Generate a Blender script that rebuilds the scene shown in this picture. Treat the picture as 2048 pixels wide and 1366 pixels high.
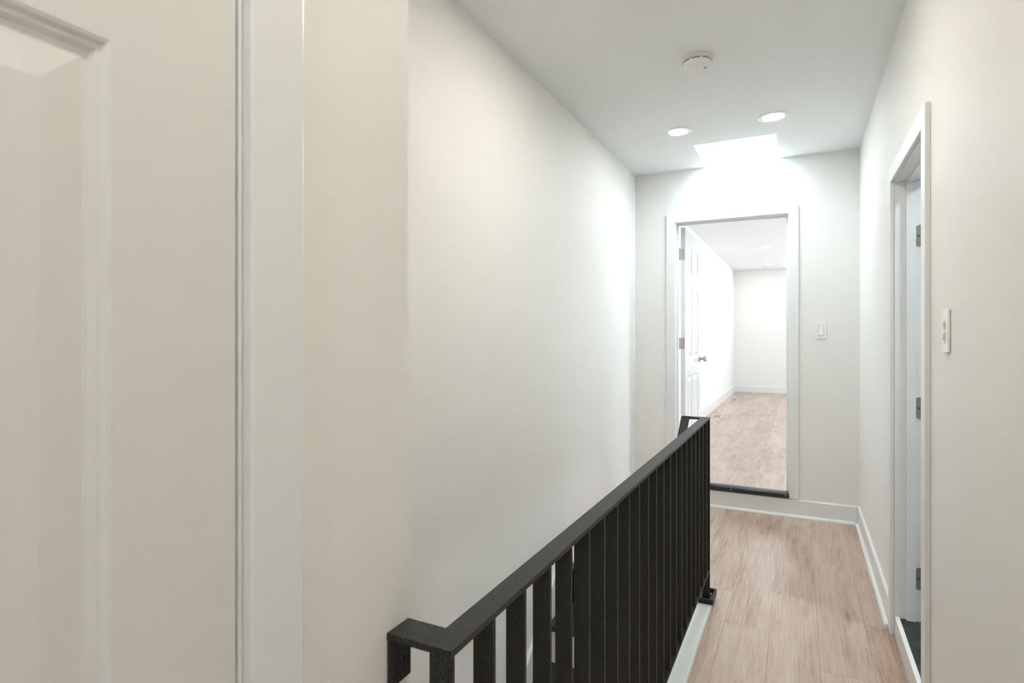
import bpy, bmesh, math, random
from mathutils import Vector, Matrix
random.seed(7)
S = bpy.context.scene
for o in list(bpy.data.objects): bpy.data.objects.remove(o, do_unlink=True)
COL = S.collection

# ------------------------------------------------------------------ camera, world, exposure
CAM_Z = 1.317
cd = bpy.data.cameras.new('camera'); cam = bpy.data.objects.new('camera', cd); COL.objects.link(cam)
cam.location = (0, 0, CAM_Z)
cam.rotation_euler = (math.radians(90), 0, math.radians(26.66))
cd.sensor_width = 36; cd.lens = 36 * 1151 / 2048
cd.shift_y = -13 / 2048
cd.clip_start = 0.02; cd.clip_end = 100
cd.dof.use_dof = True; cd.dof.focus_distance = 2.6; cd.dof.aperture_fstop = 9
S.camera = cam
W = bpy.data.worlds.new('overcast_sky'); S.world = W; W.use_nodes = True
bg = W.node_tree.nodes['Background']
bg.inputs[0].default_value = (0.90, 0.95, 1.0, 1); bg.inputs[1].default_value = 12.4
S.view_settings.view_transform = 'Standard'; S.view_settings.look = 'None'
S.view_settings.exposure = 1.9; S.view_settings.gamma = 1.0
S.view_settings.use_curve_mapping = False
WARM = (1.0, 0.88, 0.70)       # added fill lamp over the stairwell
SOFT = (1.0, 0.955, 0.90)      # the other corridor lamps
WELL_FILL = 5.0     # added fill downlight over the near end of the stairwell, out of view
HALL_LAMP = 15.0      # emission of the two hall downlights
REAR_FILL = 44.0     # unseen downlight added above the camera to brighten the near walls
ROOM_LAMP = 48.0
MID_FILL = 70.0  # added fill downlight above the railing, just out of frame
STAIR_FILL = 175.0  # downlight added at the unseen stair foot to brighten the lower stairwell
BATH_FILL = 125.0  # unseen lamp put into the side room to light the right doorway

# ------------------------------------------------------------------ materials
def mat(name, col, rough=0.5, metal=0.0, spec=0.5, emit=None, estr=0.0):
    m = bpy.data.materials.new(name); m.use_nodes = True
    b = m.node_tree.nodes['Principled BSDF']
    b.inputs['Base Color'].default_value = (*col, 1)
    b.inputs['Roughness'].default_value = rough
    b.inputs['Metallic'].default_value = metal
    b.inputs['Specular IOR Level'].default_value = spec
    if emit:
        b.inputs['Emission Color'].default_value = (*emit, 1)
        b.inputs['Emission Strength'].default_value = estr
    return m
def N(m, t, **kw):
    n = m.node_tree.nodes.new(t)
    for k, v in kw.items(): setattr(n, k, v)
    return n
def L(m, a, b): m.node_tree.links.new(a, b)
def bsdf(m): return m.node_tree.nodes['Principled BSDF']
def bump(m, scale, strength, dist=0.002, vec_scale=(1, 1, 1), detail=3):
    tc = N(m, 'ShaderNodeTexCoord'); mp = N(m, 'ShaderNodeMapping'); mp.inputs['Scale'].default_value = vec_scale
    nz = N(m, 'ShaderNodeTexNoise'); nz.inputs['Scale'].default_value = scale; nz.inputs['Detail'].default_value = detail
    bp = N(m, 'ShaderNodeBump'); bp.inputs['Strength'].default_value = strength; bp.inputs['Distance'].default_value = dist
    L(m, tc.outputs['Object'], mp.inputs[0]); L(m, mp.outputs[0], nz.inputs['Vector'])
    L(m, nz.outputs[0], bp.inputs['Height']); L(m, bp.outputs[0], bsdf(m).inputs['Normal'])
    return nz

PAINT = mat('wall_paint', (0.915, 0.907, 0.872), 0.55, spec=0.3); bump(PAINT, 55, 0.12, 0.002)
CEIL = mat('ceiling_paint', (0.94, 0.965, 0.965), 0.7, spec=0.2); bump(CEIL, 70, 0.06, 0.001)
TRIM = mat('trim_gloss_white', (0.88, 0.89, 0.885), 0.28); bump(TRIM, 20, 0.05, 0.001, (1, 1, .25))
CURB = mat('curb_paint', (0.82, 0.84, 0.82), 0.3); bump(CURB, 20, 0.05, 0.001)
PLASTIC = mat('white_plastic', (0.93, 0.93, 0.92), 0.3)
DOOR = mat('door_grained_white', (0.82, 0.81, 0.78), 0.42, spec=0.35)
def grain_door():
    m = DOOR
    tc = N(m, 'ShaderNodeTexCoord'); mp = N(m, 'ShaderNodeMapping'); mp.inputs['Scale'].default_value = (1, 1, 0.045)
    nz = N(m, 'ShaderNodeTexNoise'); nz.inputs['Scale'].default_value = 420; nz.inputs['Detail'].default_value = 2
    nz.inputs['Distortion'].default_value = 0.6
    bp = N(m, 'ShaderNodeBump'); bp.inputs['Strength'].default_value = 0.25; bp.inputs['Distance'].default_value = 0.0008
    L(m, tc.outputs['Object'], mp.inputs[0]); L(m, mp.outputs[0], nz.inputs['Vector'])
    L(m, nz.outputs[0], bp.inputs['Height']); L(m, bp.outputs[0], bsdf(m).inputs['Normal'])
grain_door()
BLACK = mat('black_powder_coat', (0.022, 0.022, 0.021), 0.5, spec=0.35)
def coat(m):
    nz = bump(m, 420, 0.7, 0.0008, detail=2)
    cr = N(m, 'ShaderNodeValToRGB')
    cr.color_ramp.elements[0].position = 0.45; cr.color_ramp.elements[0].color = (0.010, 0.0105, 0.010, 1)
    cr.color_ramp.elements[1].position = 0.72; cr.color_ramp.elements[1].color = (0.060, 0.058, 0.052, 1)
    L(m, nz.outputs[0], cr.inputs[0]); L(m, cr.outputs[0], bsdf(m).inputs['Base Color'])
coat(BLACK)
BLACKMETAL = mat('black_anodised_nosing', (0.03, 0.033, 0.036), 0.32, metal=0.3)
TREAD = mat('black_stair_tread', (0.02, 0.02, 0.02), 0.5); bump(TREAD, 60, 0.2, 0.001, (6, .6, 1))
TILE = mat('black_tile', (0.022, 0.025, 0.025), 0.35)
def tile(m):
    tc = N(m, 'ShaderNodeTexCoord'); nz = N(m, 'ShaderNodeTexNoise'); nz.inputs['Scale'].default_value = 9; nz.inputs['Detail'].default_value = 6
    cr = N(m, 'ShaderNodeValToRGB'); cr.color_ramp.elements[0].position = .5; cr.color_ramp.elements[0].color = (.014, .016, .016, 1)
    cr.color_ramp.elements[1].position = .85; cr.color_ramp.elements[1].color = (.10, .11, .11, 1)
    L(m, tc.outputs['Object'], nz.inputs['Vector']); L(m, nz.outputs[0], cr.inputs[0]); L(m, cr.outputs[0], bsdf(m).inputs['Base Color'])
tile(TILE)
NICKEL = mat('satin_nickel', (0.62, 0.57, 0.52), 0.38, metal=0.9)
DARKNICKEL = mat('aged_steel_hinge', (0.33, 0.34, 0.32), 0.45, metal=0.7)
SCREW = mat('dark_screw_recess', (0.03, 0.03, 0.03), 0.6)
IVORY = mat('ivory_switch_lever', (0.80, 0.74, 0.66), 0.35)
REG = mat('register_frame_cream', (0.62, 0.57, 0.50), 0.5)
REGD = mat('register_grille_taupe', (0.36, 0.30, 0.235), 0.6)
SLOT = mat('detector_slot_dark', (0.05, 0.05, 0.045), 0.8)
GLASS = bpy.data.materials.new('window_glass'); GLASS.use_nodes = True
def glass(m):
    nt = m.node_tree; nt.nodes.clear()
    o = nt.nodes.new('ShaderNodeOutputMaterial'); t = nt.nodes.new('ShaderNodeBsdfTransparent'); g = nt.nodes.new('ShaderNodeBsdfGlossy')
    g.inputs['Roughness'].default_value = .02; t.inputs[0].default_value = (.76, .80, .82, 1)
    mx = nt.nodes.new('ShaderNodeMixShader'); mx.inputs[0].default_value = .06
    nt.links.new(t.outputs[0], mx.inputs[1]); nt.links.new(g.outputs[0], mx.inputs[2]); nt.links.new(mx.outputs[0], o.inputs[0])
glass(GLASS)
WGLASS = GLASS.copy(); WGLASS.name = 'dimming_window_glass'
for n in WGLASS.node_tree.nodes:
    if n.type == 'BSDF_TRANSPARENT': n.inputs[0].default_value = (.50, .515, .53, 1)  # tint holds down the daylight coming through the added far-room windows
def lens(name, col, s): return mat(name, (0.9, 0.9, 0.88), 0.4, emit=col, estr=s)
LENS_HALL = lens('lamp_lens_hall', SOFT, HALL_LAMP)
LENS_WELL_FILL = lens('fill_lens_well', WARM, WELL_FILL)
LENS_MID_FILL = lens('fill_lens_mid', (1, .95, .87), MID_FILL)
LENS_BACK_FILL = lens('fill_lens_back', (.92, .96, 1), 62.0)  # cool fill lamp added behind the camera, stands in for daylight
LENS_REAR_FILL = lens('fill_lens_rear', (1, .925, .81), REAR_FILL)
LENS_ROOM = lens('lamp_lens_room', (.93, .98, 1), ROOM_LAMP)
LENS_STAIR_FILL = lens('fill_lens_stair', (1, .90, .76), STAIR_FILL)
LENS_BATH_FILL = lens('fill_lens_bath', (.80, .91, 1), BATH_FILL)

def wood_floor():
    m = mat('oak_laminate', (0.6, 0.45, 0.35), 0.30, spec=0.5)
    tc = N(m, 'ShaderNodeTexCoord'); sp = N(m, 'ShaderNodeSeparateXYZ'); L(m, tc.outputs['Object'], sp.inputs[0])
    def MA(op, a, b=None, c=None):
        n = N(m, 'ShaderNodeMath', operation=op)
        for i, v in enumerate((a, b, c)):
            if v is None: continue
            if isinstance(v, (int, float)): n.inputs[i].default_value = v
            else: L(m, v, n.inputs[i])
        return n.outputs[0]
    x, y = sp.outputs[0], sp.outputs[1]
    px = MA('DIVIDE', MA('ADD', x, 0.364 + 19.0), 0.1905)
    row = MA('FLOOR', px); fx = MA('FRACT', px)
    wn = N(m, 'ShaderNodeTexWhiteNoise', noise_dimensions='1D'); L(m, row, wn.inputs['W'])
    py = MA('ADD', MA('DIVIDE', y, 1.22), MA('MULTIPLY', wn.outputs[0], 5.0))
    idx = MA('FLOOR', py); fy = MA('FRACT', py)
    cmb = N(m, 'ShaderNodeCombineXYZ'); L(m, row, cmb.inputs[0]); L(m, idx, cmb.inputs[1])
    w2 = N(m, 'ShaderNodeTexWhiteNoise', noise_dimensions='3D'); L(m, cmb.outputs[0], w2.inputs['Vector'])
    # per-plank coordinates
    off = N(m, 'ShaderNodeVectorMath', operation='SCALE'); L(m, w2.outputs['Color'], off.inputs[0]); off.inputs['Scale'].default_value = 30
    add = N(m, 'ShaderNodeVectorMath', operation='ADD'); L(m, tc.outputs['Object'], add.inputs[0]); L(m, off.outputs[0], add.inputs[1])
    def mapped(s):
        mp = N(m, 'ShaderNodeMapping'); mp.inputs['Scale'].default_value = s; L(m, add.outputs[0], mp.inputs[0]); return mp.outputs[0]
    fine = N(m, 'ShaderNodeTexNoise'); fine.inputs['Scale'].default_value = 1; fine.inputs['Detail'].default_value = 4; L(m, mapped((130, 5, 1)), fine.inputs['Vector'])
    blot = N(m, 'ShaderNodeTexNoise'); blot.inputs['Scale'].default_value = 1; blot.inputs['Detail'].default_value = 3; blot.inputs['Distortion'].default_value = .5; L(m, mapped((14, 2.2, 1)), blot.inputs['Vector'])
    wav = N(m, 'ShaderNodeTexNoise'); wav.inputs['Scale'].default_value = 1; wav.inputs['Detail'].default_value = 1; wav.inputs['Distortion'].default_value = .3; L(m, mapped((6.0, 1.3, 1)), wav.inputs['Vector'])
    rings = MA('SINE', MA('MULTIPLY', wav.outputs[0], 85.0))
    knot = N(m, 'ShaderNodeTexVoronoi'); knot.inputs['Scale'].default_value = 1; L(m, mapped((7.5, 2.2, 1)), knot.inputs['Vector'])
    kr = N(m, 'ShaderNodeMapRange'); L(m, knot.outputs['Distance'], kr.inputs[0]); kr.inputs[1].default_value = 0.02; kr.inputs[2].default_value = 0.22; kr.inputs[3].default_value = 1; kr.inputs[4].default_value = 0
    v = MA('ADD', MA('MULTIPLY', MA('SUBTRACT', fine.outputs[0], .5), .95), MA('MULTIPLY', MA('SUBTRACT', blot.outputs[0], .5), 1.0))
    v = MA('ADD', v, MA('MULTIPLY', rings, .035))
    v = MA('SUBTRACT', v, MA('MULTIPLY', kr.outputs[0], .34))
    v = MA('ADD', v, MA('MULTIPLY', MA('SUBTRACT', w2.outputs[0], .5), .30))
    v = MA('ADD', v, .5)
    cr = N(m, 'ShaderNodeValToRGB'); e = cr.color_ramp.elements
    e[0].position = 0.0; e[0].color = (0.290, 0.172, 0.115, 1)
    e[1].position = 1.0; e[1].color = (0.620, 0.525, 0.450, 1)
    a = e.new(.32); a.color = (0.440, 0.300, 0.225, 1)
    a = e.new(.55); a.color = (0.535, 0.395, 0.308, 1)
    L(m, v, cr.inputs[0])
    # seams
    sx = MA('MINIMUM', fx, MA('SUBTRACT', 1.0, fx)); sy = MA('MINIMUM', fy, MA('SUBTRACT', 1.0, fy))
    seam = MA('MAXIMUM', MA('LESS_THAN', sx, 0.0075), MA('LESS_THAN', sy, 0.0012))
    mix = N(m, 'ShaderNodeMix', data_type='RGBA'); mix.blend_type = 'MIX'
    L(m, MA('MULTIPLY', seam, .5), mix.inputs[0]); L(m, cr.outputs[0], mix.inputs[6]); mix.inputs[7].default_value = (0.24, 0.16, 0.115, 1)
    L(m, mix.outputs[2], bsdf(m).inputs['Base Color'])
    bp = N(m, 'ShaderNodeBump'); bp.inputs['Strength'].default_value = .15; bp.inputs['Distance'].default_value = .001
    L(m, MA('SUBTRACT', fine.outputs[0], seam), bp.inputs['Height']); L(m, bp.outputs[0], bsdf(m).inputs['Normal'])
    return m
OAK = wood_floor()

# ------------------------------------------------------------------ mesh helpers
def box(bm, x0, x1, y0, y1, z0, z1, bev=0.0, seg=2):
    vs = [bm.verts.new(p) for p in ((x0,y0,z0),(x1,y0,z0),(x1,y1,z0),(x0,y1,z0),(x0,y0,z1),(x1,y0,z1),(x1,y1,z1),(x0,y1,z1))]
    fs = [bm.faces.new([vs[i] for i in f]) for f in ((3,2,1,0),(4,5,6,7),(0,1,5,4),(1,2,6,5),(2,3,7,6),(3,0,4,7))]
    if bev > 0:
        es = set(e for f in fs for e in f.edges)
        bmesh.ops.bevel(bm, geom=list(es), offset=bev, segments=seg, affect='EDGES', profile=.6)
def prism(bm, poly, a0, a1, axis='x'):
    """poly in the two other axes (cyclic order: x->(y,z), y->(x,z), z->(x,y)) extruded from a0 to a1"""
    def P(u, v, a):
        return {'x': (a, u, v), 'y': (u, a, v), 'z': (u, v, a)}[axis]
    A = [bm.verts.new(P(u, v, a0)) for u, v in poly]; B = [bm.verts.new(P(u, v, a1)) for u, v in poly]
    n = len(poly)
    bm.faces.new(A); bm.faces.new(B[::-1])
    for i in range(n): bm.faces.new([A[i], B[i], B[(i+1) % n], A[(i+1) % n]][::-1])
def lathe(bm, prof, seg=48, mtx=None):
    """prof: list of (r, z); closed with caps at r=0"""
    rings = []
    for r, z in prof:
        if r < 1e-6: rings.append([bm.verts.new((0, 0, z))])
        else: rings.append([bm.verts.new((r*math.cos(2*math.pi*i/seg), r*math.sin(2*math.pi*i/seg), z)) for i in range(seg)])
    for a, b in zip(rings, rings[1:]):
        for i in range(seg):
            j = (i+1) % seg
            if len(a) == 1 and len(b) == 1: continue
            if len(a) == 1: bm.faces.new([a[0], b[j], b[i]])
            elif len(b) == 1: bm.faces.new([a[i], a[j], b[0]])
            else: bm.faces.new([a[i], a[j], b[j], b[i]])
    if mtx is not None:
        bmesh.ops.transform(bm, matrix=mtx, verts=[v for r in rings for v in r])
def link(name, bm, m, parent=None, smooth=False, origin=None):
    bmesh.ops.recalc_face_normals(bm, faces=bm.faces)
    if origin is not None: bmesh.ops.translate(bm, vec=-Vector(origin), verts=bm.verts)
    me = bpy.data.meshes.new(name); bm.to_mesh(me); bm.free()
    me.materials.append(m)
    if smooth:
        for p in me.polygons: p.use_smooth = True
        me.set_sharp_from_angle(angle=math.radians(35))
    o = bpy.data.objects.new(name, me); COL.objects.link(o)
    if origin is not None: o.location = origin
    if parent: o.parent = parent
    return o
def tag(o, label, cat=None, group=None, kind=None):
    if label: o['label'] = label
    if cat: o['category'] = cat
    if group: o['group'] = group
    if kind: o['kind'] = kind
    return o
def empty(name, loc, label, cat, group=None, kind=None):
    o = bpy.data.objects.new(name, None); COL.objects.link(o); o.location = loc; o.empty_display_size = .1
    return tag(o, label, cat, group, kind)
def part(name, bm, m, parent, smooth=False, label=None):
    """mesh built in world coordinates, parented to an Empty that may be moved"""
    root = parent; loc = Vector((0, 0, 0))
    p = parent
    while p: loc += p.location; p = p.parent
    bmesh.ops.translate(bm, vec=-loc, verts=bm.verts)
    o = link(name, bm, m, parent, smooth)
    if label: o['label'] = label
    return o
def new(): return bmesh.new()
def struct(name, boxes, m, label, cat, bev=0):
    bm = new()
    for b in boxes: box(bm, *b, bev)
    return tag(link(name, bm, m), label, cat, kind='structure')

# ------------------------------------------------------------------ dimensions (metres)
XL, XR = -1.207, 0.366         # stairwell wall, corridor right wall
XN = -0.50                     # near left wall
YC = 0.666                     # corner where the stairwell opens
YF = 4.65; WT = 0.115          # far wall and its thickness
ZC = 2.614                     # ceiling
ZF = 0.168                     # floor of the raised far room
XS = -0.45                     # edge of the stair opening
YS = 3.05                      # head of the stairs
YB = -1.9                      # rear of the corridor
YE = 12.47; XE = 2.5           # far room
ZD = -2.6                      # lower storey floor

# ------------------------------------------------------------------ shell
struct('floor', [(XN, XR, YB, YC, -.2, 0), (XS, XR, YC, YS, -.2, 0), (XL, XR, YS, YF, -.2, 0)], OAK,
       'pinkish oak plank floor of the narrow corridor beside the railing', 'floor')
struct('floor_room', [(XL, XE, YF + .004, YE, -.05, ZF)], OAK, 'pale oak plank floor of the bright room beyond the far doorway', 'floor')
# skylight opening
KX0, KX1, KY0, KY1 = -.657, -.143, 4.08, YF
ZT = ZC + .3
struct('ceiling', [(XL, KX0, YB, YF, ZC, ZT), (KX1, XR, YB, YF, ZC, ZT), (KX0, KX1, YB, KY0, ZC, ZT)], CEIL,
       'pale corridor ceiling with a square skylight well', 'ceiling')
struct('ceiling_room', [(XL, XE, YF + WT, YE, ZC, ZT)], CEIL, 'white ceiling of the bright room beyond the far doorway', 'ceiling')
struct('wall_left', [(XL - .12, XL, YC, YF, ZD, ZT), (XL - .12, XL, YB, YC, ZD, -.2)], PAINT, 'tall smooth off-white stairwell wall behind the black railing', 'wall')
D1A, D1B, D1T = -.370, .3895, 2.045       # near left door opening
struct('wall_left_entry', [(XN - .115, XN, YB, D1A - .012, 0, ZC), (XN - .115, XN, D1B + .012, YC, 0, ZC), (XN - .115, XN, D1A - .012, D1B + .012, D1T + .012, ZC),
                           (XL, XN - .115, YC - .115, YC, 0, ZC)], PAINT, 'beige near wall strip between the panel door and the stairwell', 'wall')
R0, R1, RT = 2.285, 3.0, 1.985           # right door opening
struct('wall_right', [(XR, XR + WT, YB, R0 - .012, -.2, ZC), (XR, XR + WT, R1 + .012, YF, -.2, ZC), (XR, XR + WT, R0 - .012, R1 + .012, RT + .012, ZC)], PAINT,
       'warm off-white corridor wall on the right with the door opening and switch', 'wall')
F0, F1, FT = -.885, -.085, ZF + 2.03     # far door opening
struct('wall_far', [(XL, F0 - .012, YF, YF + WT, -.2, ZC), (F1 + .012, XE, YF, YF + WT, -.2, ZC), (F0 - .012, F1 + .012, YF, YF + WT, FT + .012, ZC),
                    (KX0, KX1, YF, YF + WT, ZC, ZT)], PAINT, 'off-white end wall of the corridor around the open doorway', 'wall')
struct('wall_rear', [(XN, XR, YB - .12, YB, 0, ZC)], PAINT, 'end wall of the corridor behind the viewer', 'wall')
struct('wall_room_left', [(XL - .12, XL, YF, YE, -.05, ZT)], PAINT, 'white left wall of the bright far room', 'wall')
WZ0, WZ1 = ZF + .75, 2.35
def wall_with_openings(name, x0, x1, ys, y0, y1, z0, z1, label):
    bxs = []; p = y0
    for a, b in ys:
        bxs += [(x0, x1, p, a, z0, z1), (x0, x1, a, b, z0, WZ0), (x0, x1, a, b, WZ1, z1)]; p = b
    bxs.append((x0, x1, p, y1, z0, z1))
    return struct(name, bxs, PAINT, label, 'wall')
RW = [(5.9, 7.1), (8.4, 9.6)]  # openings for windows added out of view to light the far room
wall_with_openings('wall_room_right', XE, XE + .15, RW, YF, YE, -.05, ZT, 'right wall of the far room, opened for added unseen windows')
BW = (.55, 1.65)  # opening for the added back window, hidden from the camera
struct('wall_room_back', [(XL, BW[0], YE, YE + .15, -.05, ZT), (BW[1], XE, YE, YE + .15, -.05, ZT), (*BW, YE, YE + .15, -.05, WZ0), (*BW, YE, YE + .15, WZ1, ZT)], PAINT,
       'white back wall seen through the far doorway', 'wall')
# bathroom beyond the right door
BZ = .082
struct('floor_bathroom', [(XR + .018, 2.1, 1.6, 3.9, -.05, BZ)], TILE, 'black tile floor inside the right doorway', 'floor')
struct('wall_bathroom', [(2.1, 2.2, 1.6, 3.9, -.05, ZC), (XR + WT, 2.2, 1.5, 1.6, -.05, ZC), (XR + WT, 2.2, 3.9, 4.0, -.05, ZC)], PAINT, 'walls of the small room behind the right doorway', 'wall')
struct('ceiling_bathroom', [(XR + WT, 2.2, 1.5, 4.0, ZC, ZC + .1)], CEIL, 'ceiling of the small room behind the right doorway', 'ceiling')
# lower stairwell
struct('wall_stair_right', [(XS, XS + .1, YC, YS, ZD, -.2), (XS, XS + .1, YB, YC, ZD, -.2), (XL, XS + .1, YS + .05, YS + .15, ZD, -.2)], PAINT, 'wall under the railing going down beside the stairs', 'wall')
struct('wall_stair_end', [(XL, XS, YB - .12, YB, ZD, -.2)], PAINT, 'end wall at the foot of the stairs', 'wall')
struct('floor_lower', [(XL, XS, YB, YS, ZD - .1, ZD)], OAK, 'floor at the foot of the stairs', 'floor')
struct('ceiling_lower', [(XL, XN, YB, YC - .115, -.2, -.01), (XL, XN, YC - .115, YC, -.2, 0)], CEIL, 'ceiling over the foot of the stairs', 'ceiling')

# skylight: shaft lining + glazed frame
sk = empty('window_1', ((KX0 + KX1) / 2, (KY0 + KY1) / 2, ZT), 'small square skylight at the far end of the corridor ceiling', 'skylight', kind='structure')
bm = new(); f = .03
box(bm, KX0 - .04, KX0 + .02, KY0 - .04, KY1 + .04, ZT, ZT + .07); box(bm, KX1 - .02, KX1 + .04, KY0 - .04, KY1 + .04, ZT, ZT + .07)
box(bm, KX0 + .02, KX1 - .02, KY0 - .04, KY0 + .02, ZT, ZT + .07); box(bm, KX0 + .02, KX1 - .02, KY1 - .02, KY1 + .04, ZT, ZT + .07)
part('skylight_frame', bm, TRIM, sk)
bm = new(); box(bm, KX0 + .0205, KX1 - .0205, KY0 + .0205, KY1 - .0205, ZT + .04, ZT + .046); part('pane', bm, GLASS, sk)

def portal(loc, rot, sx, sy):
    ld = bpy.data.lights.new('daylight_portal', 'AREA'); ld.shape = 'RECTANGLE'; ld.size = sx; ld.size_y = sy
    ld.cycles.is_portal = True
    o = bpy.data.objects.new('daylight_portal', ld); COL.objects.link(o); o.location = loc; o.rotation_euler = rot
portal(((KX0 + KX1) / 2, (KY0 + KY1) / 2, ZT + .09), (0, 0, 0), KX1 - KX0, KY1 - KY0)

def window(n, axis, a, b, pos, label):
    """axis 'x': pane normal along x at x=pos, spans y a..b ; 'y': normal along y"""
    def bb(bm, u0, u1, w0, w1, z0, z1):
        if axis == 'x': box(bm, pos + w0, pos + w1, u0, u1, z0, z1)
        else: box(bm, u0, u1, pos + w0, pos + w1, z0, z1)
    mid = (a + b) / 2
    loc = (pos, mid, WZ0) if axis == 'x' else (mid, pos, WZ0)
    r = empty('window_%d' % n, loc, label, 'window', kind='structure')
    bm = new(); t = .05; zm = (WZ0 + WZ1) / 2
    bb(bm, a, a + t, .03, .1, WZ0, WZ1); bb(bm, b - t, b, .03, .1, WZ0, WZ1)
    bb(bm, a + t, b - t, .03, .1, WZ0, WZ0 + t); bb(bm, a + t, b - t, .03, .1, WZ1 - t, WZ1); bb(bm, a + t, b - t, .04, .09, zm - .02, zm + .02)
    part('window_frame', bm, TRIM, r)
    for za, zb_ in ((WZ0 + t, zm - .02), (zm + .02, WZ1 - t)):
        bm = new(); bb(bm, a + t, b - t, .06, .066, za, zb_); part('pane', bm, WGLASS, r)
    bm = new(); bb(bm, a - .04, b + .04, -.03, .03, WZ0 - .025, WZ0); part('window_sill', bm, TRIM, r)
    if axis == 'x': portal((pos + .14, mid, zm), (0, math.radians(90), 0), WZ1 - WZ0, b - a)
    else: portal((mid, pos + .14, zm), (math.radians(-90), 0, 0), b - a, WZ1 - WZ0)
window(2, 'x', *RW[0], XE, 'added unseen window on the right wall of the far room nearer the door')
window(3, 'x', *RW[1], XE, 'added unseen window on the right wall of the far room further from the door')
window(4, 'y', *BW, YE, 'added unseen window in the back wall of the far room')

# ------------------------------------------------------------------ trims
def casing_poly_frame(bm, u0, u1, zb, zt, w, face, t, axis, rev=.004, bev=.004):
    """flat casing with mitred corners round an opening u0..u1; face = wall plane, protrudes by t (signed)"""
    a0, a1 = u0 - rev, u1 + rev; zt = zt + rev
    polys = [[(a0 - w, zb), (a0, zb), (a0, zt), (a0 - w, zt + w)], [(a1, zb), (a1 + w, zb), (a1 + w, zt + w), (a1, zt)],
             [(a0 - w, zt + w), (a0, zt), (a1, zt), (a1 + w, zt + w)]]
    for p in polys:
        k = len(bm.faces)
        if axis == 'x': prism(bm, p, face, face + t, 'x')
        else: prism(bm, p, face, face + t, 'y')
    bm.faces.ensure_lookup_table()
def frame(name, n, u0, u1, zb, zt, w, axis, face, t, depth, label, stop_at, stop_w=.035, foot=None, back=True):
    """jamb lining, stop and casing of one doorway as one trim with parts"""
    s = 1 if t > 0 else -1            # room side sign
    d0, d1 = (face, face - s * depth)
    mid = (u0 + u1) / 2
    loc = (face, mid, zb) if axis == 'x' else (mid, face, zb)
    r = empty('trim_%d' % n, loc, label, 'door frame', kind='structure')
    def bb(bm, ua, ub, da, db, za, zb_, bev=0):
        lo, hi = min(da, db), max(da, db)
        if axis == 'x': box(bm, lo, hi, ua, ub, za, zb_, bev)
        else: box(bm, ua, ub, lo, hi, za, zb_, bev)
    bm = new(); j = .0115
    bb(bm, u0 - j, u0, d0, d1, zb, zt + j); bb(bm, u1, u1 + j, d0, d1, zb, zt + j); bb(bm, u0, u1, d0, d1, zt, zt + j)
    part('jamb', bm, TRIM, r)
    bm = new(); q = .011; e = face - s * stop_at; e2 = e - s * stop_w
    bb(bm, u0, u0 + q, e, e2, zb, zt); bb(bm, u1 - q, u1, e, e2, zb, zt); bb(bm, u0 + q, u1 - q, e, e2, zt - q, zt)
    part('door_stop', bm, TRIM, r)
    bm = new(); casing_poly_frame(bm, u0, u1, foot if foot is not None else zb, zt, w, face, t, axis)
    o = part('casing', bm, TRIM, r)
    md = o.modifiers.new('bevel', 'BEVEL'); md.width = .0025; md.segments = 2; md.limit_method = 'ANGLE'; md.angle_limit = math.radians(50)
    if back:
        bm = new(); casing_poly_frame(bm, u0, u1, zb, zt, w, face - s * depth, -t, axis); part('casing', bm, TRIM, r)
    return r
fr_near = frame('trim', 1, D1A, D1B, 0.0, D1T, .068, 'x', XN, .014, .115, 'painted white door frame around the closed door at far left', .045)
bm = new()
for a, b in ((D1A + .0002, D1A + .0029), (D1B - .0029, D1B - .0002)): box(bm, XN - .03, XN - .0045, a, b, .012, D1T - .004)
part('gap_filler', bm, TRIM, fr_near)  # filler strip added so the door gap turns grey instead of black
fr_far = frame('trim', 2, F0, F1, ZF, FT, .066, 'y', YF, -.015, WT, 'white door frame around the open far doorway', .045, .03, foot=.13)
fr_right = frame('trim', 3, R0, R1, 0.0, RT, .066, 'x', XR, -.016, WT, 'white door frame around the right-hand opening by the beige wall', .042, .034)

def base_run(name, n, pts, label, h=.126, t=.014, z=0.0):
    """baseboard + rounded shoe moulding along a wall: pts=(x0,x1,y0,y1 of the wall line, inward normal)"""
    (ax, ay), (bx, by), nrm = pts
    bm = new()
    def strip(prof):
        vs = []
        for (px, py) in ((ax, ay), (bx, by)):
            vs.append([bm.verts.new((px + nrm[0] * d, py + nrm[1] * d, z + h_)) for d, h_ in prof])
        k = len(prof)
        bm.faces.new(vs[0]); bm.faces.new(vs[1][::-1])
        for i in range(k): bm.faces.new([vs[0][i], vs[1][i], vs[1][(i+1) % k], vs[0][(i+1) % k]])
    strip([(0, 0), (0, h), (t - .004, h), (t, h - .005), (t, 0)])
    return tag(link(name, bm, TRIM), label, 'baseboard', kind='structure')
def shoe_run(n, pts, label, r=.016, t=.014, z=0):
    (ax, ay), (bx, by), nrm = pts
    bm = new(); prof = [(t, 0), (t, r + .003)] + [(t + r * math.sin(a), (r + .003) * math.cos(a)) for a in [math.pi / 2 * k / 6 for k in range(1, 7)]]
    prof = prof[:-1] + [(t + r, 0)]
    vs = [[bm.verts.new((px + nrm[0] * d, py + nrm[1] * d, z + h_)) for d, h_ in prof] for (px, py) in ((ax, ay), (bx, by))]
    k = len(prof); bm.faces.new(vs[0]); bm.faces.new(vs[1][::-1])
    for i in range(k): bm.faces.new([vs[0][i], vs[1][i], vs[1][(i+1) % k], vs[0][(i+1) % k]])
    return tag(link('trim_%d' % n, bm, TRIM, smooth=True), label, 'shoe moulding', kind='structure')
cw = .066 + .005
base_run('baseboard_far', 0, ((XL, YF), (XR - .015, YF), (0, -1)), 'white baseboard across the corridor end wall under the step')
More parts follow.
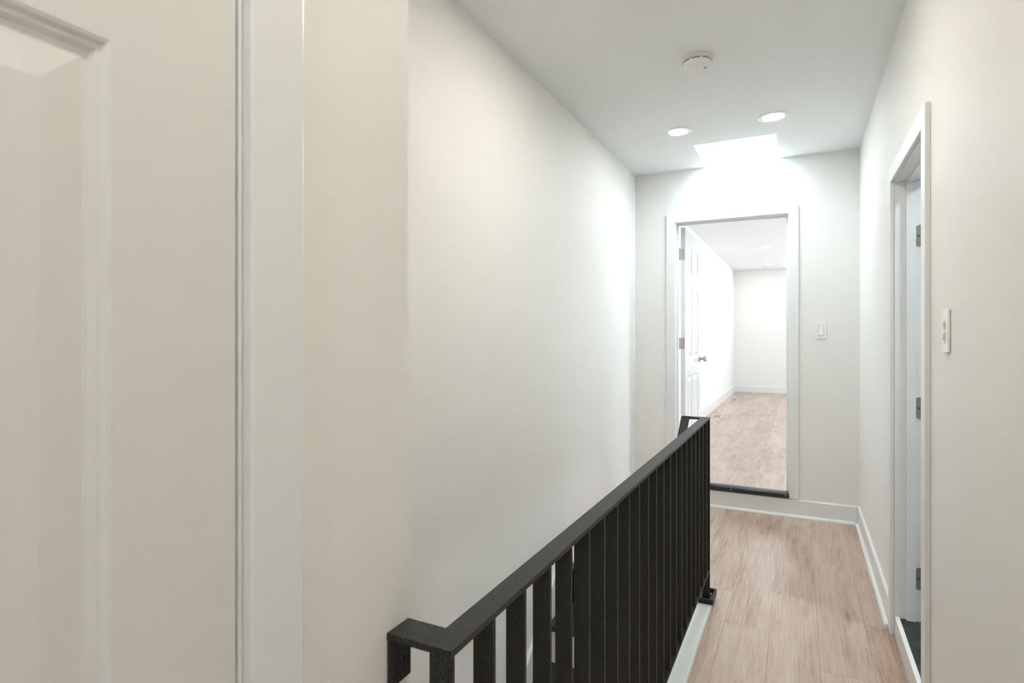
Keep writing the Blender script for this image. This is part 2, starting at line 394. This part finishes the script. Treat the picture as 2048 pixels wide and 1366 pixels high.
shoe_run(4, ((XL, YF), (XR - .03, YF), (0, -1)), 'rounded white shoe moulding along the corridor end wall')
base_run('baseboard_right', 0, ((XR, R1 + cw), (XR, YF), (-1, 0)), 'white baseboard along the right wall between door frame and far corner')
shoe_run(5, ((XR, R1 + cw), (XR, YF - .03), (-1, 0)), 'rounded white shoe moulding along the right wall to the far corner')
base_run('baseboard_right_near', 0, ((XR, YB), (XR, R0 - cw), (-1, 0)), 'white baseboard along the near part of the right wall')
base_run('baseboard_landing', 0, ((XL, YS + .12), (XL, YF - .03), (1, 0)), 'white baseboard on the landing left of the stair head')
base_run('baseboard_room_left', 0, ((XL, YF + WT + .02), (XL, YE - .015), (1, 0)), 'white baseboard along the left wall of the far room', z=ZF, h=.13)
base_run('baseboard_room_back', 0, ((XL, YE), (XE, YE), (0, -1)), 'white baseboard along the back wall of the far room', z=ZF, h=.13)
base_run('baseboard_left_entry', 0, ((XN, D1B + .078), (XN, YC), (1, 0)), 'white baseboard under the near beige wall strip')

# white board closing the step into the right doorway
bm = new(); box(bm, XR + .0004, XR + .018, R0 + .0005, R1 - .0005, -.03, BZ + .006, .002)
for (yy, zz) in ((2.52, .06), (2.46, .045)): box(bm, XR - .0004, XR + .0006, yy, yy + .012, zz, zz + .004)
tag(link('trim_6', bm, TRIM), 'white painted step board under the black floor of the right doorway', 'threshold', kind='structure')

# white curb under the railing and fascia down into the well
bm = new()
prism(bm, [(XS - .016, -.02), (XS - .016, .014), (XS - .01, .02), (-.392, .020), (-.386, .016), (-.384, .0)] + [(XS, 0.0), (XS, -.02)], YC, YS + .0, 'y')
tag(link('trim_7', bm, CURB), 'low white curb strip on the floor edge under the black railing', 'curb', kind='structure')
bm = new(); box(bm, XS - .016, XS, YC, YS, -.24, -.0201)
tag(link('trim_8', bm, TRIM), 'white fascia board on the stairwell side of the floor edge', 'fascia', kind='structure')

# ------------------------------------------------------------------ doors
def panel_face(bm, W_, H_, panels, off, flip):
    """face of a moulded door in local (u,z); off = coordinate of the face along the normal; flip -1/+1 = outward direction"""
    prof = [(0, 0), (.003, -.0012), (.006, -.0045), (.009, -.0048), (.013, -.0085), (.017, -.009), (.045, -.0035), (.048, -.003)]
    us = sorted({0, W_, *[p[0] for p in panels], *[p[1] for p in panels]}); zs = sorted({0, H_, *[p[2] for p in panels], *[p[3] for p in panels]})
    cache = {}
    def V(u, z, d):
        k = (round(u, 5), round(z, 5), round(d, 6))
        if k not in cache: cache[k] = bm.verts.new((u, off + flip * d, z))
        return cache[k]
    for a, b in zip(us, us[1:]):
        for c, d in zip(zs, zs[1:]):
            if any(p[0] <= a and b <= p[1] and p[2] <= c and d <= p[3] for p in panels): continue
            bm.faces.new([V(a, c, 0), V(b, c, 0), V(b, d, 0), V(a, d, 0)])
    for (a, b, c, d) in panels:
        prev = None
        for ins, dep in prof:
            r = [V(a + ins, c + ins, dep), V(b - ins, c + ins, dep), V(b - ins, d - ins, dep), V(a + ins, d - ins, dep)]
            if prev:
                for i in range(4): bm.faces.new([prev[i], prev[(i+1) % 4], r[(i+1) % 4], r[i]])
            prev = r
        bm.faces.new(prev)
    return V
def six_panel_slab(Wd, H, T=.035):
    st = .115; mu = .10; pw = (Wd - 2 * st - mu) / 2
    rows = [(.235, .235 + .565), (.94 + .01, 1.548), (1.648, H - .115)]
    panels = []
    for c, d in rows:
        panels += [(st, st + pw, c, d), (st + pw + mu, Wd - st, c, d)]
    bm = new()
    V1 = panel_face(bm, Wd, H, panels, 0, 1); V2 = panel_face(bm, Wd, H, panels, -T, -1)
    us = sorted({0, Wd, *[p[0] for p in panels], *[p[1] for p in panels]}); zs = sorted({0, H, *[p[2] for p in panels], *[p[3] for p in panels]})
    for a, b in zip(us, us[1:]):
        for z in (0, H): bm.faces.new([V1(a, z, 0), V1(b, z, 0), V2(b, z, 0), V2(a, z, 0)])
    for c, d in zip(zs, zs[1:]):
        for u in (0, Wd): bm.faces.new([V1(u, c, 0), V1(u, d, 0), V2(u, d, 0), V2(u, c, 0)])
    return bm
def placed(bm, origin, du, dn):
    """local u->du, local y->dn (outward of face 1), z->z"""
    m = Matrix(((du[0], dn[0], 0, origin[0]), (du[1], dn[1], 0, origin[1]), (0, 0, 1, origin[2]), (0, 0, 0, 1)))
    bmesh.ops.transform(bm, matrix=m, verts=bm.verts)
    return bm
def rounded_rect(w, h, r, n=6, sides='both'):
    pts = []
    for cx, cy, a0 in ((w/2 - r, h/2 - r, 0), (-w/2 + r, h/2 - r, 90), (-w/2 + r, -h/2 + r, 180), (w/2 - r, -h/2 + r, 270)):
        for k in range(n + 1):
            a = math.radians(a0 + 90 * k / n); pts.append((cx + r * math.cos(a), cy + r * math.sin(a)))
    return pts
def knob(bm, base, dirv):
    q = Vector(dirv).to_track_quat('Z', 'Y').to_matrix().to_4x4(); q.translation = Vector(base)
    lathe(bm, [(0, 0), (.031, 0), (.031, .004), (.027, .008), (.013, .010), (.012, .03), (.016, .036), (.026, .042), (.0275, .052), (.0265, .062), (.022, .066), (0, .067)], 32, q)

# near left door (closed)
dW, dH = D1B - D1A - .0058, D1T - .012
r1 = empty('door_1', (XN - .001, D1A + .003, .008), 'closed moulded white panel door at the far left with embossed grain', 'door', kind='structure')
bm = placed(six_panel_slab(dW, dH), (XN - .001, D1A + .003, .008), (0, 1), (1, 0)); part('door_leaf', bm, DOOR, r1)
bm = new(); knob(bm, (XN - .001, D1A + .07, .93), (1, 0, 0)); part('door_knob', bm, NICKEL, r1, True)
# far door (open 90 degrees into the far room)
fx = -.836; fy0 = YF + WT + .022; fW = .775
r2 = empty('door_2', (fx, fy0, ZF + .01), 'open white six-panel door folded back inside the far doorway', 'door', kind='structure')
bm = placed(six_panel_slab(fW, 2.01, .034), (fx, fy0, ZF + .01), (0, 1), (1, 0)); part('door_leaf', bm, TRIM, r2)
bm = new(); knob(bm, (fx, fy0 + fW - .062, 1.10), (1, 0, 0)); part('door_knob', bm, NICKEL, r2, True)
bm = new(); knob(bm, (fx - .034, fy0 + fW - .062, 1.10), (-1, 0, 0)); part('door_knob', bm, NICKEL, r2, True)
for hz in (1.971, 1.248, .50):
    bm = new(); poly = [(fx - .019 + u * 1.0, hz + v) for u, v in rounded_rect(.031, .092, .008)]
    prism(bm, poly, fy0 - .0025, fy0 - .0002, 'y')
    poly = [(YF + WT - .016 + u, hz + v) for u, v in rounded_rect(.030, .092, .006)]
    prism(bm, poly, F0 + .0002, F0 + .0025, 'x')
    for k in range(5):
        q = Matrix.Translation((F0 + .009, YF + WT + .012, hz - .046 + .0184 * k)); lathe(bm, [(0, .0004), (.006, .0004), (.006, .018), (0, .018)], 16, q)
    h = part('hinge', bm, NICKEL, r2, label='satin nickel butt hinge')
    bm = new()
    for dz in (-.03, 0, .03):
        q = Matrix.Rotation(math.radians(90), 4, 'X'); q.translation = Vector((fx - .012 + (.006 if dz == 0 else 0), fy0 - .0025, hz + dz)); lathe(bm, [(0, 0), (.0035, 0), (.0035, .0006), (0, .0006)], 12, q)
    part('screw', bm, DARKNICKEL, h)
# right door (open into the small room)
hx = XR + WT + .006
r3 = empty('door_3', (hx, R1 - .05, BZ + .01), 'white door opened back inside the right doorway', 'door', kind='structure')
bm = placed(six_panel_slab(.70, 1.895, .035), (hx + .012, R1 - .002, BZ + .008), (1, 0), (0, -1)); part('door_leaf', bm, TRIM, r3)
bm = new(); knob(bm, (hx + .65, R1 - .002, .98), (0, -1, 0)); part('door_knob', bm, NICKEL, r3, True)
for hz in (1.744, 1.002, .268):
    bm = new(); poly = [(XR + WT - .0175 + u, hz + v) for u, v in rounded_rect(.044, .094, .014)]
    prism(bm, poly, R1 - .0025, R1 - .0002, 'y')
    for k in range(5):
        q = Matrix.Translation((XR + WT + .0085, R1 - .009, hz - .046 + .0184 * k)); lathe(bm, [(0, .0004), (.006, .0004), (.006, .018), (0, .018)], 16, q)
    h = part('hinge', bm, DARKNICKEL, r3, label='grey steel hinge with rounded corners')
    bm = new()
    for k, dz in enumerate((-.032, 0, .032)):
        q = Matrix.Rotation(math.radians(90), 4, 'X'); q.translation = Vector((XR + WT - (.028 if k == 1 else .012), R1 - .0025, hz + dz)); lathe(bm, [(0, 0), (.004, 0), (.004, .0006), (0, .0006)], 12, q)
    part('screw', bm, SCREW, h, label='dark screw head')

# ------------------------------------------------------------------ far doorway nosing
bm = new(); n0 = YF - .034
prof = [(YF + .03, ZF + .0005), (YF + .03, ZF + .006), (n0 + .02, ZF + .006)] + [(n0 + .02 - .02 * math.sin(a), ZF - .015 + .021 * math.cos(a)) for a in [math.pi * k / 10 for k in range(1, 11)]] + [(YF - .0003, ZF - .036), (YF - .0003, ZF + .0005)]
prism(bm, [(y, z) for y, z in prof], F0 - .012, F1 + .008, 'x')
th = tag(link('threshold_nosing', bm, BLACKMETAL, smooth=True), 'black rounded nosing strip along the raised sill of the far doorway', 'threshold')
for xx in (-.10, -.47, -.82):
    bm = new(); q = Matrix.Rotation(math.radians(90), 4, 'X'); q.translation = Vector((xx, n0 + .0005, ZF - .015)); lathe(bm, [(0, 0), (.004, 0), (.003, .0015), (0, .002)], 12, q)
    part('screw', bm, NICKEL, th, label='small bright screw head')

# ------------------------------------------------------------------ stairs
RISE, RUN = .2, .25
st = empty('staircase', ((XL + XS) / 2, YS, -RISE), 'stairs with black treads and white risers going down behind the railing', 'stairs')
for k in range(13):
    z = -RISE * k; yf = YS - RUN * k      # riser k stands at yf, below tread level z
    if k > 0:
        bm = new(); box(bm, XL + .0185, XS - .001, yf - .028, yf + RUN - .0005, z - .03, z, .006); part('tread', bm, TREAD, st, label='black stair tread')
    zb = z - RISE
    bm = new(); box(bm, XL + .0185, XS - .001, yf, yf + .018, zb + .0005, (z - .0305) if k > 0 else -.005); part('riser', bm, TRIM, st, label='white stair riser')
bm = new(); box(bm, XL + .0185, XS - .0165, YS - .028, YS + .06, .0005, .012, .004); part('landing_nosing', bm, TREAD, st, label='black nosing at the stair head')
def skirt(x0, x1):
    bm = new(); y1 = YS + .12; s = RISE / RUN
    y0 = YS - RUN * 12.6
    prism(bm, [(y1, .126), (y1 - .0, -.04), (YS, -.28), (y0, -.28 - (YS - y0) * s), (y0, -.08 - (YS - .05 - y0) * s + .09), (YS - .05, .095), (YS + .0, .126)], x0, x1, 'x')
    part('skirt_board', bm, TRIM, st, label='white sloping skirt board')
skirt(XL + .0005, XL + .018)

# ------------------------------------------------------------------ railing
RX0, RX1 = -.436, -.3963; TB = .0095; RT0 = .915 - TB; RT1 = .915
PY0 = .6275; PITCH = .1051; NB = 23; PY1 = .634; RB0 = -.4306
rl = empty('stair_railing', ((RX0 + RX1) / 2, (PY0 + 2.945) / 2, 0), 'black flat-bar steel guard railing along the open stairwell', 'railing')
yend = PY1 + PITCH * (NB - 1)
bm = new(); box(bm, RX0, RX1, PY0 - TB, yend + .002, RT0, RT1, .0004, 1); part('top_rail', bm, BLACK, rl)
bm = new(); box(bm, RX0, RX1, PY0 + .001, yend - TB, .164, .164 + TB, .0012, 1); part('bottom_rail', bm, BLACK, rl)
# near bracket: arm + wall plate
bm = new(); box(bm, XN + .0005, RX0 + .0005, PY0 - TB, YC - .0005, RT0, RT1, .0004, 1); part('bracket_arm', bm, BLACK, rl)
bm = new(); box(bm, XN + .0003, XN + .0065, PY0 - TB + .0005, YC - .001, .838, RT0, .0015, 1)
pl = part('wall_plate', bm, BLACK, rl)
bm = new(); q = Matrix.Rotation(math.radians(90), 4, 'Y'); q.translation = Vector((XN + .0065, .6465, .871))
lathe(bm, [(0, .0004), (.0025, .0004), (.003, .0025), (.0065, .0012), (.0068, 0), (0, 0)], 24, q); part('screw', bm, BLACK, pl, True)
# balusters: one mesh, copied
protos = []
bm = new(); box(bm, RB0, RX1 - .0008, -TB, 0, .164 + TB, RT0, .001, 1)
cl = rl.location
for k in range(NB):
    y = PY1 + PITCH * k
    if k == 0 or k == NB - 1: continue
    if not protos:
        o = link('baluster', bm, BLACK, rl); protos.append(o)
    else:
        o = protos[0].copy(); COL.objects.link(o); o.parent = rl
    o.location = (-cl.x, y - cl.y, 0)
for k, y in ((0, PY0), (NB - 1, yend)):
    bm = new(); box(bm, RB0, RX1 - .0004, y - TB, y, .0265, RT0, .001, 1); part('end_post', bm, BLACK, rl)
# floor flanges: shallow channel with bolts
for yc in (PY0 - .0, yend + .005):
    bm = new(); x0, x1 = -.452, -.377; y0, y1 = yc - .055, yc + .085
    box(bm, x0, x1, y0, y1, .0205, .0265, .001, 1)
    for b in ((x1 - .008, x1, y0, y1, .0265, .045), (x0, x0 + .008, y0, y1, .0265, .045), (x0 + .008, x1 - .008, y1 - .008, y1, .0265, .045), (x0 + .008, x1 - .008, y0, y0 + .008, .0265, .045)): box(bm, *b)
    if yc > 1: 
        fl = part('floor_flange', bm, BLACK, rl)
        bm = new()
        for dx in (-.015, .015):
            q = Matrix.Translation(((x0 + x1) / 2 + dx, yc + .05, .0265)); lathe(bm, [(0, .006), (.004, .006), (.006, .004), (.0065, 0), (0, 0)], 12, q)
        part('screw', bm, DARKNICKEL, fl)
    else: bm.free()
# handrail at the stair head: arm then bar falling along the stairs
ya = yend - .028
bm = new(); box(bm, -.527, RX0, ya - .010, ya + .028, RT0, RT1, .0012, 1); part('handrail_arm', bm, BLACK, rl)
bm = new(); s = .8; yb = ya - 2.6
prism(bm, [(ya + .028, RT1 - .0), (ya + .028, RT0), (ya - .012, RT0 - .008), (yb, RT0 - .008 - (ya - yb) * s), (yb, RT1 - (ya - yb) * s), (ya - .006, RT1)], -.5275, -.489, 'x')
part('handrail', bm, BLACK, rl, label='black handrail falling with the stairs')
for yy in (2.62, 1.6):
    zt_ = RT0 - .02 - (ya - yy) * s
    bm = new(); box(bm, -.512, -.504, yy - .02, yy + .012, zt_ - .09, zt_ + .01); box(bm, -.512, XS - .0165, yy - .02, yy + .012, zt_ - .098, zt_ - .09); part('handrail_bracket', bm, BLACK, rl)

# ------------------------------------------------------------------ ceiling lights
def downlight(x, y, z, r, ro, lm, label, group):
    t = empty('recessed_downlight', (x, y, z), label, 'ceiling light', group)
    bm = new(); q = Matrix.Translation((x, y, z))
    lathe(bm, [(r, -.0008), (r, -.0042), (ro - .007, -.0040), (ro - .002, -.0025), (ro, -.0006), (r, -.0006)], 64, q)
    part('trim_ring', bm, PLASTIC, t, True)
    bm = new(); lathe(bm, [(0, -.0030), (r - .0005, -.0030), (r - .0005, -.0008), (0, -.0008)], 64, q)
    part('lamp_lens', bm, lm, t, label='glowing round lens')
    return t
downlight(-.698, 3.754, ZC, .060, .088, LENS_HALL, 'round lit ceiling light left of the skylight, over the stairwell', 'corridor downlights')
downlight(-.146, 3.748, ZC, .060, .088, LENS_HALL, 'round lit ceiling light nearer the right wall, above the skylight in view', 'corridor downlights')
downlight(-.44, 2.12, ZC, .060, .088, LENS_MID_FILL, 'added unseen fill light above the middle of the railing', 'corridor downlights')
downlight(-.72, 1.15, ZC, .060, .088, LENS_WELL_FILL, 'added unseen fill light over the near end of the stairwell', 'corridor downlights')
downlight(.02, .34, ZC, .060, .088, LENS_REAR_FILL, 'added unseen fill light over the panel door', 'corridor downlights')
downlight(-.07, -1.2, ZC, .060, .088, LENS_BACK_FILL, 'added unseen fill light at the rear end of the corridor', 'corridor downlights')
downlight(-.495, 9.27, ZC, .060, .088, LENS_ROOM, 'nearer round ceiling light seen through the far doorway', 'far room downlights')
downlight(-.51, 11.66, ZC, .060, .088, LENS_ROOM, 'further round ceiling light seen through the far doorway', 'far room downlights')
downlight(-.85, -.6, -.2, .060, .088, LENS_STAIR_FILL, 'added unseen fill light at the foot of the stairs', 'added lower fill lights')
downlight(1.2, 2.6, ZC, .060, .088, LENS_BATH_FILL, 'added unseen fill light in the small room on the right', 'added small room fill lights')

# ------------------------------------------------------------------ smoke detector
sx, sy = -.436, 2.807
sd = empty('smoke_detector', (sx, sy, ZC), 'round white smoke detector on the ceiling nearer the viewer than the lights', 'smoke detector')
q = Matrix.Translation((sx, sy, ZC))
bm = new(); lathe(bm, [(0, -.0005), (.069, -.0005), (.070, -.003), (.070, -.010), (.068, -.013), (0, -.013)], 64, q); part('base_ring', bm, PLASTIC, sd, True)
bm = new(); lathe(bm, [(0, -.0132), (.063, -.0132), (.0655, -.016), (.0655, -.026), (.063, -.034), (.056, -.040), (.050, -.0415), (.049, -.0400), (.047, -.0400), (.046, -.0418), (.038, -.0425), (.037, -.041), (.035, -.041), (.034, -.0428), (.027, -.0432), (.026, -.042), (.024, -.042), (.023, -.0435), (0, -.044)], 64, q)
part('cover', bm, PLASTIC, sd, True)
bm = new()
def arc_slot(a0, a1, r0, r1, z0, z1, n=8):
    for i in range(n):
        A, B = (math.radians(a0 + (a1 - a0) * k / n) for k in (i, i + 1))
        vs = [bm.verts.new((sx + r * math.cos(a), sy + r * math.sin(a), ZC + z)) for z in (z0, z1) for r, a in ((r0, A), (r1, A), (r1, B), (r0, B))]
        for f in ((0,1,2,3), (7,6,5,4), (0,4,5,1), (1,5,6,2), (2,6,7,3), (3,7,4,0)): bm.faces.new([vs[j] for j in f])
for a0 in range(-100 - 9, 250, 45): arc_slot(a0 + 4, a0 + 41, .060, .0660, -.0215, -.0185)
part('side_vent', bm, SLOT, sd, label='dark slots round the rim')
bm = new()
for dx in (.0, .007):
    box(bm, sx + .030 + dx, sx + .0325 + dx, sy + .006, sy + .020, ZC - .0445, ZC - .040)
part('sounder_slot', bm, SLOT, sd, label='two dark sounder slots')
bm = new(); lathe(bm, [(0, -.0436), (.010, -.0436), (.010, -.0455), (.008, -.0462), (0, -.0462)], 32, Matrix.Translation((sx - .004, sy - .006, ZC))); part('test_button', bm, PLASTIC, sd, True)
bm = new(); lathe(bm, [(0, -.043), (.0018, -.043), (.0018, -.0445), (0, -.0445)], 12, Matrix.Translation((sx - .005, sy + .018, ZC))); part('indicator', bm, SLOT, sd)

# ------------------------------------------------------------------ switches
sw = empty('light_switch', (.127, YF, 1.349), 'white rocker light switch on the end wall right of the far doorway', 'light switch')
bm = new(); prism(bm, [(.127 + u, 1.349 + v) for u, v in rounded_rect(.073, .117, .004, 3)], YF - .006, YF - .0003, 'y')
o = part('wall_plate', bm, PLASTIC, sw); md = o.modifiers.new('bevel', 'BEVEL'); md.width = .002; md.segments = 2; md.limit_method = 'ANGLE'
bm = new(); c0 = (.127, 1.349); box(bm, .127 - .0178, .127 + .0178, YF - .0066, YF - .0058, 1.349 - .035, 1.349 + .035); part('rocker_gap_shade', bm, mat('switch_gap_shade', (.35, .35, .33), .7), sw, label='grey strip with the shade of the rocker gap painted in')  # grey box carries the shade of the gap as colour
bm = new(); prism(bm, [(YF - .0062, 1.349 - .0335), (YF - .012, 1.349 - .0335), (YF - .0085, 1.349), (YF - .0075, 1.349 + .0335), (YF - .0062, 1.349 + .0335)], .127 - .0163, .127 + .0163, 'x'); part('rocker', bm, PLASTIC, sw)
cy, cz = 1.980, 1.328
sw = empty('light_switch', (XR, cy, cz), 'white double switch plate on the right wall near the door frame', 'light switch')
sw.name = 'light_switch'
bm = new(); prism(bm, [(cy + u, cz + v) for u, v in rounded_rect(.076, .122, .004, 3)], XR - .0068, XR - .0003, 'x')
o = part('wall_plate', bm, PLASTIC, sw); md = o.modifiers.new('bevel', 'BEVEL'); md.width = .002; md.segments = 2; md.limit_method = 'ANGLE'
bm = new(); prism(bm, [(cy + u, cz + v) for u, v in rounded_rect(.027, .072, .0134, 6)], XR - .0080, XR - .0064, 'x'); part('switch_bezel', bm, PLASTIC, sw)
SLOTM = mat('toggle_slot', (.62, .60, .57), .5)
for dz in (.0155, -.0155):
    bm = new(); prism(bm, [(cy + u, cz + dz + v) for u, v in rounded_rect(.015, .027, .006, 5)], XR - .0085, XR - .0078, 'x'); part('toggle_slot', bm, SLOTM, sw, label='grey recess round the lever')
    bm = new(); k = 1 if dz > 0 else -1
    prism(bm, [(XR - .0083, cz + dz - .0105), (XR - .0098, cz + dz - .0085), (XR - .0115, cz + dz + .006 * k), (XR - .0098, cz + dz + .0095), (XR - .0083, cz + dz + .0105)], cy - .0052, cy + .0052, 'y'); part('toggle', bm, IVORY, sw, label='ivory switch lever')

# ------------------------------------------------------------------ floor registers in the far room
for k, (x, y, lab) in enumerate(((-1.055, 8.57, 'taupe floor register by the left baseboard, nearer the doorway'), (-1.065, 10.9, 'taupe floor register by the left baseboard, further from the doorway'))):
    rg = empty('floor_register', (x, y, ZF), lab, 'floor vent', 'floor registers in the far room')
    bm = new(); box(bm, x - .065, x + .065, y - .165, y + .165, ZF + .0004, ZF + .004, .0012, 1); part('register_frame', bm, REG, rg)
    bm = new()
    for i in range(14):
        for c in (-.022, .022): box(bm, x + c - .0195, x + c + .0195, y - .137 + i * .02, y - .123 + i * .02, ZF + .003, ZF + .0046)
    part('grille', bm, REGD, rg, label='taupe slatted grille')
bpy.context.view_layer.update()
